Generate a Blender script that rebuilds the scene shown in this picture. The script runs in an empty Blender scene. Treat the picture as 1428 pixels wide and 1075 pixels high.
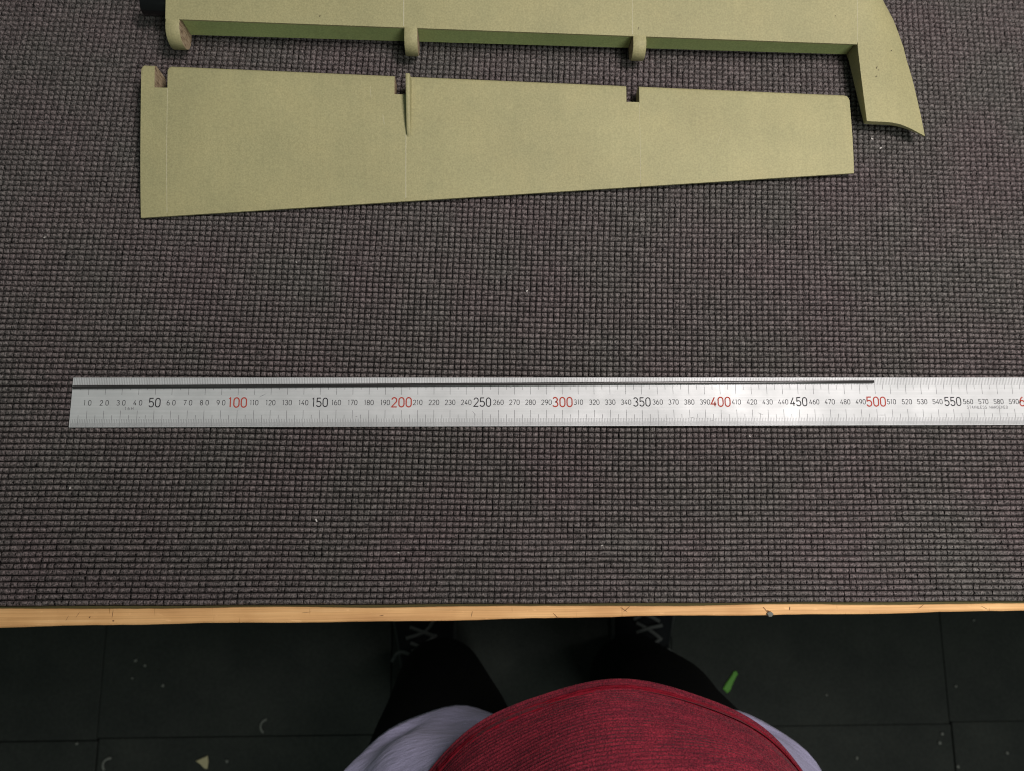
import bpy, math, random
import numpy as np
from mathutils import Matrix, Vector

random.seed(7)
rng = np.random.default_rng(7)
scene = bpy.context.scene
COL = scene.collection

# ------------------------------------------------------------------ camera
cam_data = bpy.data.cameras.new("camera")
cam = bpy.data.objects.new("camera", cam_data)
COL.objects.link(cam)
scene.camera = cam
cam_data.sensor_width = 36.0
cam_data.lens = 36.0 * 1030.0 / 1428.0
cam_data.clip_start = 0.01
cam_data.clip_end = 50.0
RIGHT = Vector((0.999185, -0.007197, 0.039719))
DOWN = Vector((-0.000509, -0.986147, -0.165871))
FWD = Vector((0.040362, 0.165716, -0.985347))
M = Matrix.Identity(4)
for r in range(3):
    M[r][0], M[r][1], M[r][2] = RIGHT[r], -DOWN[r], -FWD[r]
M[0][3], M[1][3], M[2][3] = 0.24991, -0.05123, 0.45615
cam.matrix_world = M
cam_data.dof.use_dof = True
cam_data.dof.focus_distance = 0.465
cam_data.dof.aperture_fstop = 10.0

# ------------------------------------------------------------------ light of the room
world = bpy.data.worlds.new("World")
scene.world = world
world.use_nodes = True
bg = world.node_tree.nodes["Background"]
bg.inputs[0].default_value = (0.80, 1.0, 0.88, 1)
bg.inputs[1].default_value = 0.085


def area(name, loc, target, sx, sy, power, color, spread=180):
    l = bpy.data.lights.new(name, 'AREA')
    l.shape = 'RECTANGLE'
    l.size, l.size_y = sx, sy
    l.energy = power
    l.spread = math.radians(spread)
    l.color = color
    o = bpy.data.objects.new(name, l)
    COL.objects.link(o)
    o.location = loc
    o.rotation_euler = (Vector(target) - Vector(loc)).to_track_quat('-Z', 'Y').to_euler()
    return o


area("ceiling_lamp", (0.80, 0.27, 1.15), (0.50, 0.02, 0.0), 0.6, 0.25, 6.9, (1.0, 0.905, 0.88), 120)
area("ceiling_lamp_left", (-0.45, 0.35, 1.5), (0.2, -0.2, -0.2), 0.9, 0.3, 0.9, (0.70, 1.0, 0.88))
area("ceiling_lamp_front", (1.1, -1.0, 1.5), (0.3, 0.1, 0.0), 0.9, 0.3, 9.5, (0.95, 1.0, 0.92))

scene.view_settings.view_transform = 'Standard'
scene.view_settings.look = 'None'
scene.view_settings.exposure = 0.0
scene.view_settings.gamma = 1.0
scene.view_settings.use_curve_mapping = False
scene.cycles.use_denoising = True
scene.cycles.filter_width = 1.1

# ------------------------------------------------------------------ helpers


def mesh_obj(name, verts, faces, mats, parent=None, smooth=False, mat_idx=None):
    me = bpy.data.meshes.new(name)
    me.from_pydata([tuple(map(float, v)) for v in verts], [], [tuple(int(i) for i in f) for f in faces])
    if not isinstance(mats, (list, tuple)):
        mats = [mats]
    for m in mats:
        me.materials.append(m)
    if mat_idx is not None:
        me.polygons.foreach_set('material_index', np.array(mat_idx, dtype=np.int32))
    if smooth:
        me.polygons.foreach_set('use_smooth', np.ones(len(me.polygons), dtype=bool))
    me.update()
    o = bpy.data.objects.new(name, me)
    COL.objects.link(o)
    if parent is not None:
        o.parent = parent
    return o


def fast_mesh(name, V, Q, mat, parent=None, smooth=True):
    """quads from numpy arrays"""
    me = bpy.data.meshes.new(name)
    n, q = len(V), len(Q)
    me.vertices.add(n)
    me.vertices.foreach_set('co', V.astype(np.float32).ravel())
    me.loops.add(q * 4)
    me.loops.foreach_set('vertex_index', Q.astype(np.int32).ravel())
    me.polygons.add(q)
    me.polygons.foreach_set('loop_start', np.arange(0, q * 4, 4, dtype=np.int32))
    me.polygons.foreach_set('loop_total', np.full(q, 4, dtype=np.int32))
    me.polygons.foreach_set('use_smooth', np.full(q, smooth, dtype=bool))
    me.materials.append(mat)
    me.update(calc_edges=True)
    o = bpy.data.objects.new(name, me)
    COL.objects.link(o)
    if parent is not None:
        o.parent = parent
    return o


def empty(name, loc=(0, 0, 0)):
    o = bpy.data.objects.new(name, None)
    o.empty_display_size = 0.02
    COL.objects.link(o)
    o.location = loc
    return o


def thing(o, label, cat, group=None):
    o['label'] = label
    o['category'] = cat
    if group:
        o['group'] = group
    return o


def box(x0, x1, y0, y1, z0, z1):
    v = [(x0, y0, z0), (x1, y0, z0), (x1, y1, z0), (x0, y1, z0), (x0, y0, z1), (x1, y0, z1), (x1, y1, z1), (x0, y1, z1)]
    f = [(0, 3, 2, 1), (4, 5, 6, 7), (0, 1, 5, 4), (1, 2, 6, 5), (2, 3, 7, 6), (3, 0, 4, 7)]
    return v, f


def bevel(o, w, seg=2):
    m = o.modifiers.new("bevel", 'BEVEL')
    m.width = w
    m.segments = seg
    m.limit_method = 'ANGLE'
    return o


def autosmooth(o, angle=35):
    me = o.data
    me.polygons.foreach_set('use_smooth', np.ones(len(me.polygons), dtype=bool))
    me.set_sharp_from_angle(angle=math.radians(angle))


def loft(sections, cap0=True, cap1=True, closed=True):
    """sections: list of equally long point loops -> verts, faces"""
    n = len(sections[0])
    V = [p for s in sections for p in s]
    Fc = []
    for i in range(len(sections) - 1):
        for j in range(n if closed else n - 1):
            k = (j + 1) % n
            Fc.append((i * n + j, i * n + k, (i + 1) * n + k, (i + 1) * n + j))
    if cap0:
        Fc.append(tuple(range(n - 1, -1, -1)))
    if cap1:
        b = (len(sections) - 1) * n
        Fc.append(tuple(range(b, b + n)))
    return V, Fc


# ------------------------------------------------------------------ materials


class NT:
    def __init__(self, name, base=(0.5, 0.5, 0.5), rough=0.6, metal=0.0, spec=0.5):
        self.m = bpy.data.materials.new(name)
        self.m.use_nodes = True
        self.t = self.m.node_tree
        self.b = self.t.nodes["Principled BSDF"]
        self.b.inputs['Base Color'].default_value = (*base, 1)
        self.b.inputs['Roughness'].default_value = rough
        self.b.inputs['Metallic'].default_value = metal
        self.b.inputs['Specular IOR Level'].default_value = spec

    def n(self, typ, **kw):
        nd = self.t.nodes.new(typ)
        for k, v in kw.items():
            if k in nd.inputs:
                nd.inputs[k].default_value = v
            else:
                setattr(nd, k, v)
        return nd

    def l(self, a, b):
        self.t.links.new(a, b)

    def coords(self, scale=(1, 1, 1), rot=(0, 0, 0)):
        tc = self.n('ShaderNodeTexCoord')
        mp = self.n('ShaderNodeMapping')
        mp.inputs['Scale'].default_value = scale
        mp.inputs['Rotation'].default_value = rot
        self.l(tc.outputs['Object'], mp.inputs['Vector'])
        return mp.outputs['Vector']

    def noise(self, vec, scale, detail=3.0, rough=0.5):
        nd = self.n('ShaderNodeTexNoise')
        nd.inputs['Scale'].default_value = scale
        nd.inputs['Detail'].default_value = detail
        nd.inputs['Roughness'].default_value = rough
        self.l(vec, nd.inputs['Vector'])
        return nd.outputs['Fac']

    def ramp(self, fac, stops):
        nd = self.n('ShaderNodeValToRGB')
        cr = nd.color_ramp
        while len(cr.elements) < len(stops):
            cr.elements.new(0.5)
        for e, (p, c) in zip(cr.elements, stops):
            e.position = p
            e.color = (*c, 1) if len(c) == 3 else c
        self.l(fac, nd.inputs['Fac'])
        return nd.outputs['Color']

    def mix(self, fac, a, b, mode='MIX'):
        nd = self.n('ShaderNodeMix', data_type='RGBA', blend_type=mode)
        for sock, val in ((nd.inputs['Factor'], fac), (nd.inputs['A'] if False else nd.inputs[6], a), (nd.inputs[7], b)):
            if hasattr(val, 'is_linked'):
                self.l(val, sock)
            elif isinstance(val, (int, float)):
                sock.default_value = val
            else:
                sock.default_value = (*val, 1)
        return nd.outputs[2]

    def color(self, sock):
        self.l(sock, self.b.inputs['Base Color'])

    def bump(self, h, strength, dist):
        nd = self.n('ShaderNodeBump')
        nd.inputs['Strength'].default_value = strength
        nd.inputs['Distance'].default_value = dist
        self.l(h, nd.inputs['Height'])
        self.l(nd.outputs['Normal'], self.b.inputs['Normal'])
        return nd


def mat_paint(name, c, var=0.07):
    t = NT(name, c, 0.62, 0, 0.35)
    v = t.coords()
    big = t.noise(v, 14, 3)
    fine = t.noise(v, 900, 2)
    lo = tuple(x * (1 - var) for x in c)
    hi = tuple(x * (1 + var) for x in c)
    c1 = t.ramp(big, [(0.3, lo), (0.7, hi)])
    c2 = t.ramp(fine, [(0.32, (0.89, 0.89, 0.89)), (0.68, (1.10, 1.10, 1.10))])
    streak = t.noise(t.coords((420, 26, 60)), 1.0, 3)
    c3 = t.ramp(streak, [(0.3, (0.975, 0.978, 0.975)), (0.7, (1.025, 1.022, 1.025))])
    smear = t.noise(v, 38, 5, 0.65)
    c4 = t.ramp(smear, [(0.30, (0.93, 0.945, 0.95)), (0.5, (1, 1, 1)), (0.78, (1.06, 1.04, 1.02))])
    t.color(t.mix(1.0, t.mix(1.0, c1, c2, 'MULTIPLY'), t.mix(1.0, c3, c4, 'MULTIPLY'), 'MULTIPLY'))
    t.bump(t.noise(v, 1400, 3), 0.35, 0.0004)
    return t.m


M_PAINT = mat_paint("olive_paint", (0.352, 0.329, 0.172))
M_SPAR = mat_paint("green_spar_face", (0.46, 0.55, 0.23), 0.1)  # greener tone than the skin, for the recessed spar faces


def mat_raw():
    t = NT("raw_core", (0.36, 0.27, 0.17), 0.8, 0, 0.2)
    v = t.coords((300, 900, 260))
    n1 = t.noise(v, 1.0, 4)
    t.color(t.ramp(n1, [(0.32, (0.15, 0.105, 0.065)), (0.5, (0.36, 0.27, 0.175)), (0.7, (0.46, 0.37, 0.26))]))
    t.bump(n1, 0.5, 0.0004)
    return t.m


M_RAW = mat_raw()
M_SEAM = NT("seam_bead", (0.58, 0.55, 0.40), 0.6).m
M_NICK = NT("bare_nick", (0.09, 0.075, 0.045), 0.9).m


def mat_mat():
    t = NT("mat_strand", (0.08, 0.076, 0.072), 0.55, 0, 0.5)
    v = t.coords()
    cell = t.noise(v, 330, 2)
    fine = t.noise(t.coords((1500, 700, 1200)), 1.0, 2)
    tint = t.noise(v, 16, 3)
    c1 = t.ramp(tint, [(0.36, (0.0740, 0.0600, 0.0620)), (0.64, (0.0670, 0.0625, 0.0600))])
    c2 = t.ramp(cell, [(0.25, (0.66, 0.66, 0.66)), (0.75, (1.3, 1.3, 1.3))])
    c3 = t.ramp(fine, [(0.36, (0.3, 0.3, 0.3)), (0.62, (2.3, 2.25, 2.2))])  # strong light-dark flecks put strand glints into the base colour
    t.color(t.mix(1.0, t.mix(1.0, c1, c2, 'MULTIPLY'), c3, 'MULTIPLY'))
    t.bump(fine, 0.8, 0.0006)
    return t.m


M_MAT = mat_mat()
M_GAPSHADE = NT("mat_gap_shade", (0.010, 0.009, 0.009), 0.9, 0, 0.1).m  # near-black paints in the shade down between the cells
M_BACKEDGE = NT("mat_edge_olive", (0.10, 0.088, 0.035), 0.85, 0, 0.2).m


def mat_wood():
    t = NT("pine_board", (0.6, 0.36, 0.16), 0.55, 0, 0.35)
    v = t.coords((3.0, 90, 90))
    g = t.noise(v, 3.0, 5, 0.6)
    v2 = t.coords((1, 1, 1))
    blot = t.noise(v2, 26, 4)
    scr = t.noise(t.coords((700, 60, 60), (0, 0, 0.5)), 1.0, 2)
    fineg = t.noise(t.coords((14, 1500, 900)), 1.0, 3)
    pale = t.noise(t.coords((160, 420, 60), (0, 0, 0.9)), 1.0, 3)
    c1 = t.ramp(g, [(0.28, (0.66, 0.38, 0.165)), (0.52, (0.79, 0.475, 0.205)), (0.78, (0.83, 0.55, 0.27))])
    c2 = t.ramp(blot, [(0.3, (0.84, 0.78, 0.72)), (0.58, (1.04, 1.04, 1.04))])
    c3 = t.ramp(scr, [(0.24, (0.62, 0.52, 0.42)), (0.30, (1, 1, 1))])
    c3 = t.mix(1.0, c3, t.ramp(fineg, [(0.3, (0.84, 0.80, 0.76)), (0.6, (1.05, 1.05, 1.05))]), 'MULTIPLY')
    c3 = t.mix(1.0, c3, t.ramp(pale, [(0.66, (1, 1, 1)), (0.74, (1.16, 1.2, 1.28))]), 'MULTIPLY')
    t.color(t.mix(1.0, t.mix(1.0, c1, c2, 'MULTIPLY'), c3, 'MULTIPLY'))
    t.bump(g, 0.3, 0.0006)
    return t.m


M_WOOD = mat_wood()
M_WOODDARK = NT("wood_gouge", (0.16, 0.075, 0.03), 0.8).m


def mat_floor():
    t = NT("rubber_tile", (0.03, 0.034, 0.031), 0.8, 0, 0.25)
    v = t.coords()
    a = t.noise(v, 6, 5, 0.6)
    b = t.noise(v, 160, 3)
    c1 = t.ramp(a, [(0.3, (0.018, 0.022, 0.0205)), (0.7, (0.036, 0.041, 0.0365))])
    c2 = t.ramp(b, [(0.3, (0.85, 0.85, 0.85)), (0.7, (1.12, 1.12, 1.12))])
    t.color(t.mix(1.0, c1, c2, 'MULTIPLY'))
    t.bump(b, 0.3, 0.001)
    return t.m


M_FLOOR = mat_floor()
M_SUB = NT("sub_floor", (0.008, 0.009, 0.008), 0.95).m


def mat_steel():
    t = NT("satin_steel", (0.70, 0.70, 0.70), 0.58, 0.25, 0.35)
    v = t.coords((8, 900, 900))
    n1 = t.noise(v, 1.0, 3)
    v2 = t.coords()
    n2 = t.noise(v2, 60, 4, 0.6)
    c1 = t.ramp(n1, [(0.3, (0.51, 0.53, 0.535)), (0.7, (0.57, 0.585, 0.595))])
    c2 = t.ramp(n2, [(0.3, (0.90, 0.90, 0.90)), (0.7, (1.05, 1.05, 1.05))])
    t.color(t.mix(1.0, c1, c2, 'MULTIPLY'))
    rr = t.ramp(t.noise(v2, 24, 4, 0.6), [(0.3, (0.48, 0.48, 0.48)), (0.7, (0.64, 0.64, 0.64))])
    t.l(rr, t.b.inputs['Roughness'])
    t.bump(n1, 0.10, 0.0002)
    return t.m


M_STEEL = mat_steel()
M_INK = NT("etched_black", spec=0.06, base=(0.035, 0.035, 0.04), rough=0.8).m
M_TICK = NT("etched_grey", spec=0.06, base=(0.13, 0.13, 0.14), rough=0.8).m
M_RED = NT("etched_red", spec=0.06, base=(0.40, 0.065, 0.045), rough=0.8).m
M_CARBON = NT("black_carbon", (0.004, 0.004, 0.005), 0.25, 0, 0.5).m
M_ROD = NT("dark_rod", (0.024, 0.022, 0.022), 0.3, 0, 0.7).m

# ------------------------------------------------------------------ floor (structure) with tiles
FZ = -0.9
v, f = box(-2.5, 3.0, -2.2, 2.0, FZ - 0.06, FZ - 0.012)
floor = mesh_obj("floor", v, f, M_SUB)
floor['kind'] = 'structure'
tile_me = None
T = 0.493
for i in range(-3, 5):
    for j in range(-3, 3):
        if tile_me is None:
            v, f = box(0.0007, T - 0.0007, 0.0007, T - 0.0007, -0.011, 0)
            o = mesh_obj("tile", v, f, M_FLOOR, floor)
            bevel(o, 0.0016, 2)
            tile_me = o.data
        else:
            o = bpy.data.objects.new("tile", tile_me)
            COL.objects.link(o)
            o.parent = floor
            bevel(o, 0.0016, 2)
        o.location = (0.0915 + i * T + random.uniform(-.0008, .0008), -0.427 + j * T + random.uniform(-.0008, .0008), FZ + random.uniform(-.0008, .0004))
        o.rotation_euler = (0, 0, math.radians(-0.3))

# ------------------------------------------------------------------ table
MZ = -0.005          # table top height, mat lies on it
table = empty("work_table", (0.3, 0.3, FZ))
thing(table, "wooden work table with a bare pine strip along its front edge", "table")


def tlocal(o, parent):
    o.parent = parent
    o.matrix_parent_inverse = Matrix.Translation(-parent.location)


nx = 260
xs = np.linspace(-0.75, 1.35, nx)
front = -0.1169 + 0.0028 * (xs + 0.03) + 0.00035 * np.sin(xs * 23.0) + 0.00018 * np.sin(xs * 71.0 + 1) + rng.normal(0, 0.00006, nx)
secs = []
for x, y in zip(xs, front):
    secs.append([(x, y + 0.0005, MZ - 0.026), (x, y - 0.0004, MZ - 0.02), (x, y, MZ - 0.0012), (x, y + 0.0004, MZ - 0.0003), (x, y + 0.0012, MZ), (x, 0.75, MZ), (x, 0.75, MZ - 0.026)])
v, f = loft(secs)
o = mesh_obj("tabletop", v, f, M_WOOD)
tlocal(o, table)
for (lx, ly) in ((-0.66, 0.0), (1.26, 0.0), (-0.66, 0.66), (1.26, 0.66)):
    v, f = box(lx - 0.03, lx + 0.03, ly - 0.03, ly + 0.03, FZ, MZ - 0.0262)
    o = mesh_obj("leg", v, f, M_WOOD)
    tlocal(o, table)
# dents and gouges in the bare strip: shallow dark slivers
gouges = [(0.4226, -0.1122, 0.0042, 0.0006, -0.9), (0.4252, -0.1136, 0.0030, 0.0011, -0.45), (0.4378, -0.1117, 0.0022, 0.0005, 1.4),
          (0.0326, -0.1139, 0.0012, 0.0009, 0.2), (0.0320, -0.1100, 0.0045, 0.0003, 1.5), (0.2436, -0.1128, 0.0035, 0.0003, 1.35),
          (0.2942, -0.1143, 0.0040, 0.0004, -0.8), (0.3357, -0.1112, 0.0050, 0.0004, -0.6), (0.3375, -0.1108, 0.0050, 0.0004, 0.7),
          (0.0188, -0.1117, 0.0012, 0.0007, 0.9), (0.012, -0.110, 0.004, 0.0002, 1.0), (0.006, -0.112, 0.0035, 0.0002, 1.1), (0.145, -0.1105, 0.006, 0.0002, 0.1),
          (0.52, -0.1118, 0.004, 0.0003, 0.6), (0.56, -0.1128, 0.0035, 0.0003, -0.5), (0.19, -0.1128, 0.003, 0.0003, 0.2)]
for gx, gy, ln, wd, a in gouges:
    pts = []
    for k in range(10):
        th = 2 * math.pi * k / 10
        r = 1 + random.uniform(-.3, .3)
        px, py = ln / 2 * math.cos(th) * r, wd / 2 * math.sin(th) * r
        pts.append((gx + px * math.cos(a) - py * math.sin(a), gy + px * math.sin(a) + py * math.cos(a), MZ + 0.0001))
    o = mesh_obj("gouge", pts, [tuple(range(10))], M_WOODDARK)
    tlocal(o, table)

# ------------------------------------------------------------------ mat
mat_root = empty("ribbed_mat", (0.28, 0.1, MZ))
thing(mat_root, "charcoal ribbed non-slip mat covering the table top", "mat")
PX, PY = 0.00388, 0.00351
Y_EDGE0 = -0.1046


def warp(X, Yr):
    """grid coordinates (X along rows, Yr up from the front edge) -> table coordinates"""
    slope = -0.0072 - 0.0130 * np.clip(Yr, 0, 0.5) / 0.35
    Y = Y_EDGE0 + Yr + (X + 0.03) * slope
    Y = Y + 0.0006 * np.sin(X * 13 + 0.8) * np.clip(Yr / 0.1, 0, 1) + 0.00012 * np.sin(X * 61 + Yr * 30)
    Xo = X + 0.05 * Yr + 0.0008 * np.sin(Yr * 18 + X * 3) + 0.0001 * np.sin(Yr * 90 + X * 31)
    return Xo, Y


def weave(i0, i1, j0, j1, fx, gx, fy, gy, name):
    """one small pillow per cell, standing free on the backing sheet, blackened as gap shade"""
    ncx, ncy = i1 - i0, j1 - j0
    nx_, ny_ = len(fx), len(fy)
    shp = (ncx, ncy, nx_, ny_)
    fx, gx, fy, gy = map(np.array, (fx, gx, fy, gy))
    I, J = np.meshgrid(np.arange(i0, i1), np.arange(j0, j1), indexing='ij')
    wid = rng.normal(1.0, 0.03, (ncx, ncy, 1, 1))
    hei = rng.normal(1.0, 0.02, (ncx, ncy, 1, 1))
    U = I[:, :, None, None] + 0.5 + (fx[None, None, :, None] - 0.5) * wid + rng.normal(0, 0.012, (ncx, ncy, 1, 1)) + rng.normal(0, 0.016, shp)
    W = J[:, :, None, None] + 0.5 + (fy[None, None, None, :] - 0.5) * hei + rng.normal(0, 0.014, shp)
    side = rng.uniform(0.1, 0.5, (ncx, ncy, 1, 1)) + 0.42 * np.clip((26 - J[:, :, None, None]) / 18.0, 0, 1)          # some neighbours are fused half way up
    GX = np.maximum(gx[None, None, :, None], side)
    H = GX * gy[None, None, None, :]
    H = H * (1 + 0.05 * rng.normal(0, 1, (ncx, ncy, 1, 1))) + rng.normal(0, 0.15, shp) * (gy[None, None, None, :] > 0.3)
    X, Y = warp(U * PX, W * PY)
    Z = -0.0026 + 0.0023 * np.clip(H, 0, 1.15)
    V = np.stack([X, Y, Z], -1).reshape(-1, 3)
    idx = np.arange(ncx * ncy * nx_ * ny_).reshape(shp)
    Q = np.stack([idx[:, :, :-1, :-1], idx[:, :, 1:, :-1], idx[:, :, 1:, 1:], idx[:, :, :-1, 1:]], -1).reshape(-1, 4)
    o = fast_mesh(name, V, Q, M_MAT, None, True)
    o['kind'] = 'stuff'
    tlocal(o, mat_root)
    return o


FX = [0.03, 0.12, 0.37, 0.63, 0.88, 0.97]
GXv = [0.0, 0.82, 1.0, 0.97, 0.82, 0.0]
FY = [0.07, 0.18, 0.40, 0.64, 0.85, 0.93]
GYv = [0.0, 0.74, 0.96, 1.0, 0.80, 0.0]
FX3, GX3 = [0.04, 0.2, 0.8, 0.96], [0.0, 0.95, 0.95, 0.0]
FY3, GY3 = [0.08, 0.25, 0.75, 0.92], [0.0, 0.9, 1.0, 0.0]
weave(-38, 184, 0, 128, FX, GXv, FY, GYv, "strand_weave")
weave(-90, -38, 0, 170, FX3, GX3, FY3, GY3, "strand_weave")
weave(184, 240, 0, 170, FX3, GX3, FY3, GY3, "strand_weave")
weave(-38, 184, 128, 170, FX3, GX3, FY3, GY3, "strand_weave")
# backing sheet, top blackened as shade in the gaps, showing as a thin olive edge in front of the last row
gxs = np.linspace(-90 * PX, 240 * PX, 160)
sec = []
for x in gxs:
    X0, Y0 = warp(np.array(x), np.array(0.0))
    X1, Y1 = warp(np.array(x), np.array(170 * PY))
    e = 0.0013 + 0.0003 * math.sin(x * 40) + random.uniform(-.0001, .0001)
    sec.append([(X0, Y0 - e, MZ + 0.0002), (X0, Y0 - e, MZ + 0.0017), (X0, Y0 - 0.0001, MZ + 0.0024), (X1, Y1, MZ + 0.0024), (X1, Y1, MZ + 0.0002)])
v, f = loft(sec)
o = mesh_obj("backing_sheet", v, f, [M_BACKEDGE, M_GAPSHADE], None, False, [1 if (i % 5) == 2 else 0 for i in range(len(f))])
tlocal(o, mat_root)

# ------------------------------------------------------------------ wing
wing = empty("wing_panel", (0.3, 0.3, 0))
thing(wing, "larger olive green model wing with hinge tabs and curved tip, cut by the top edge", "wing")


def ysp(X):
    return 0.2586 - 0.0113 * (X - 0.05)


def zsp(X):
    return 0.0222 - 0.0122 * (X - 0.05)


def zbot(X):
    return 0.0045 - 0.002 * (X - 0.05)


def yle(X):
    return 0.455 - 0.16 * max(0, X - 0.05)


def wing_section(X, lip=0.0030):
    ys, zt, zb, yl = ysp(X), zsp(X), zbot(X), yle(X)
    pts = [(X, ys, zt), (X, ys, zt - 0.0011), (X, ys + lip, zt - 0.0011), (X, ys + lip, zb)]
    N = 12
    zl = 0.5 * (zt + 0.0)
    for k in range(1, N):
        s = k / N
        pts.append((X, ys + lip + (yl - ys - lip) * s, zb * (1 - s) ** 1.4 + zl * max(0, s - .55) ** 2 / .2025 * .92 + 0.0004))
    for k in range(N + 1):
        s = 1 - k / N
        if k == N:
            break
        zc = zt + 0.012 * math.sin(math.pi * min(1, s / 0.9) * 0.55) - (zt * 0.5 + 0.012) * max(0, (s - 0.55) / 0.45) ** 2.2
        pts.append((X, ys + (yl - ys) * s, zc))
    return pts


def wing_top(X, Y):
    ys, zt, yl = ysp(X), zsp(X), yle(X)
    s = (Y - ys) / (yl - ys)
    return zt + 0.012 * math.sin(math.pi * min(1, max(s, 0) / 0.9) * 0.55)


seamx = [0.0482, 0.1992, 0.3488, 0.5005]
for k in range(3):
    a, b = seamx[k] + 0.00003, seamx[k + 1] - 0.00003
    v, f = loft([wing_section(a + (b - a) * t / 6) for t in range(7)])
    o = mesh_obj("skin_panel", v, f, M_PAINT)
    autosmooth(o, 30)
    tlocal(o, wing)
# spar faces under the skin lip
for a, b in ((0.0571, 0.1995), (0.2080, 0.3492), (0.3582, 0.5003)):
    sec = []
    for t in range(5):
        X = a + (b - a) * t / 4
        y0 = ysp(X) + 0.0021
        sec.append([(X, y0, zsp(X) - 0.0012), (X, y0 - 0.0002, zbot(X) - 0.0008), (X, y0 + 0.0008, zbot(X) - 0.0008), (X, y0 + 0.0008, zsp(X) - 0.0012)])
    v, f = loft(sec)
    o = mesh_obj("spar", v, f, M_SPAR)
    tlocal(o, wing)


# hinge tabs
def hinge_tab(x0, x1, reach, zlow):
    xm = 0.5 * (x0 + x1)
    ys, zt = ysp(xm), zsp(xm)
    prof = [(ys + 0.004, zt)]
    cz = 0.5 * (zt + zlow)
    rz = 0.5 * (zt - zlow)
    cyy = ys - (reach - rz)
    prof.append((ys + 0.0005, zt + 0.0001))
    for k in range(13):
        th = math.radians(90 + 180 * k / 12)
        prof.append((cyy + rz * math.cos(th), cz + rz * math.sin(th) + 0.0001))
    prof.append((ys + 0.004, zlow))
    n = len(prof)
    e = 0.0006
    secs = []
    cyc = sum(p[0] for p in prof) / n
    for x, s in ((x0, 1 - 0.05), (x0 + e, 1.0), (x1 - e, 1.0), (x1, 1 - 0.05)):
        secs.append([(x, cyc + (p[0] - cyc) * s, cz + (p[1] - cz) * s) for p in prof])
    V, Fc = loft(secs)
    mi = [0] * (len(Fc) - 2) + [1, 1]
    o = mesh_obj("hinge_tab", V, Fc, [M_PAINT, M_RAW], None, False, mi)
    autosmooth(o, 40)
    tlocal(o, wing)


hinge_tab(0.0482, 0.0570, 0.0128, 0.0015)
hinge_tab(0.1996, 0.2080, 0.0126, 0.0022)
hinge_tab(0.3494, 0.3580, 0.0110, 0.0022)

# wing tip
R_out = [(0.5453, 0.1925), (0.5438, 0.2074), (0.5405, 0.2325), (0.5359, 0.2553), (0.5309, 0.2759), (0.5250, 0.2905), (0.5185, 0.312), (0.512, 0.334), (0.505, 0.356), (0.5010, 0.372)]
NR = 26


def along(poly, t):
    d = [0]
    for a, b in zip(poly, poly[1:]):
        d.append(d[-1] + math.dist(a, b))
    s = t * d[-1]
    for k in range(len(poly) - 1):
        if s <= d[k + 1] or k == len(poly) - 2:
            u = (s - d[k]) / (d[k + 1] - d[k])
            return tuple(poly[k][c] + (poly[k + 1][c] - poly[k][c]) * u for c in (0, 1))


L_in = [(0.5050, 0.2012), (0.5027, 0.2270), (0.5006, 0.2533), (0.5006, 0.30), (0.5006, 0.3828)]
top, bot = [], []
NI = 14
for j in range(NR + 1):
    t = j / NR
    Lp, Rp = along(L_in, t), along(R_out, t)
    rt, rb = [], []
    for i in range(NI + 1):
        u = i / NI
        x = Lp[0] + (Rp[0] - Lp[0]) * u
        y = Lp[1] + (Rp[1] - Lp[1]) * u
        y += 0.0052 * math.sin(math.pi * u) ** 1.2 * (u ** 0.3) * max(0, 1 - t * 4) * 0.75
        ys = ysp(0.5)
        if y >= ys:
            zt0 = wing_top(0.5, y) if y < 0.36 else wing_top(0.5, 0.36) - (y - 0.36) * 0.3
            zb0 = 0.0015
        else:
            q = (ys - y) / 0.062
            zt0 = zsp(0.5) - 0.0058 * q
            zb0 = 0.0035 + 0.0052 * q
        edge = u ** 2.2
        ztt = zt0 * (1 - edge) + 0.0108 * edge if y >= ys else zt0 * (1 - edge) + (0.0100 - 0.0012 * min(1, (ys - y) / 0.062)) * edge
        zbb = zb0 * (1 - edge) + 0.0080 * edge
        if ztt - zbb < 0.0012:
            zbb = ztt - 0.0012
        rt.append((x, y, ztt))
        rb.append((x, y, zbb))
    top.append(rt)
    bot.append(rb)
V = [p for r in top for p in r] + [p for r in bot for p in r]
W_ = NI + 1
off = len(V) // 2
Fc = []
for j in range(NR):
    for i in range(NI):
        a = j * W_ + i
        Fc.append((a, a + 1, a + W_ + 1, a + W_))
        Fc.append((off + a, off + a + W_, off + a + W_ + 1, off + a + 1))
for i in range(NI):
    Fc.append((i + 1, i, off + i, off + i + 1))
    a = NR * W_ + i
    Fc.append((a, a + 1, off + a + 1, off + a))
for j in range(NR):
    a = j * W_
    Fc.append((a, a + W_, off + a + W_, off + a))
    a = j * W_ + NI
    Fc.append((a + W_, a, off + a, off + a + W_))
o = mesh_obj("wing_tip", V, Fc, M_PAINT)
autosmooth(o, 40)
tlocal(o, wing)


# seams: thin beads of filler
def bead(parent, pts, w, name="seam"):
    V, Fc = [], []
    for (x, y, z) in pts:
        V += [(x - w / 2, y, z - 0.00004), (x, y, z + w * 0.30), (x + w / 2, y, z - 0.00004)]
    for k in range(len(pts) - 1):
        a = 3 * k
        Fc += [(a, a + 1, a + 4, a + 3), (a + 1, a + 2, a + 5, a + 4)]
    o = mesh_obj(name, V, Fc, M_SEAM)
    tlocal(o, parent)


for sx_, w in ((seamx[1], 0.0005), (seamx[2], 0.0003), (seamx[3], 0.0003)):
    bead(wing, [(sx_, yy, wing_top(sx_, yy) + 0.00003) for yy in np.linspace(ysp(sx_) + 0.001, 0.36, 14)], w)


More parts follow.
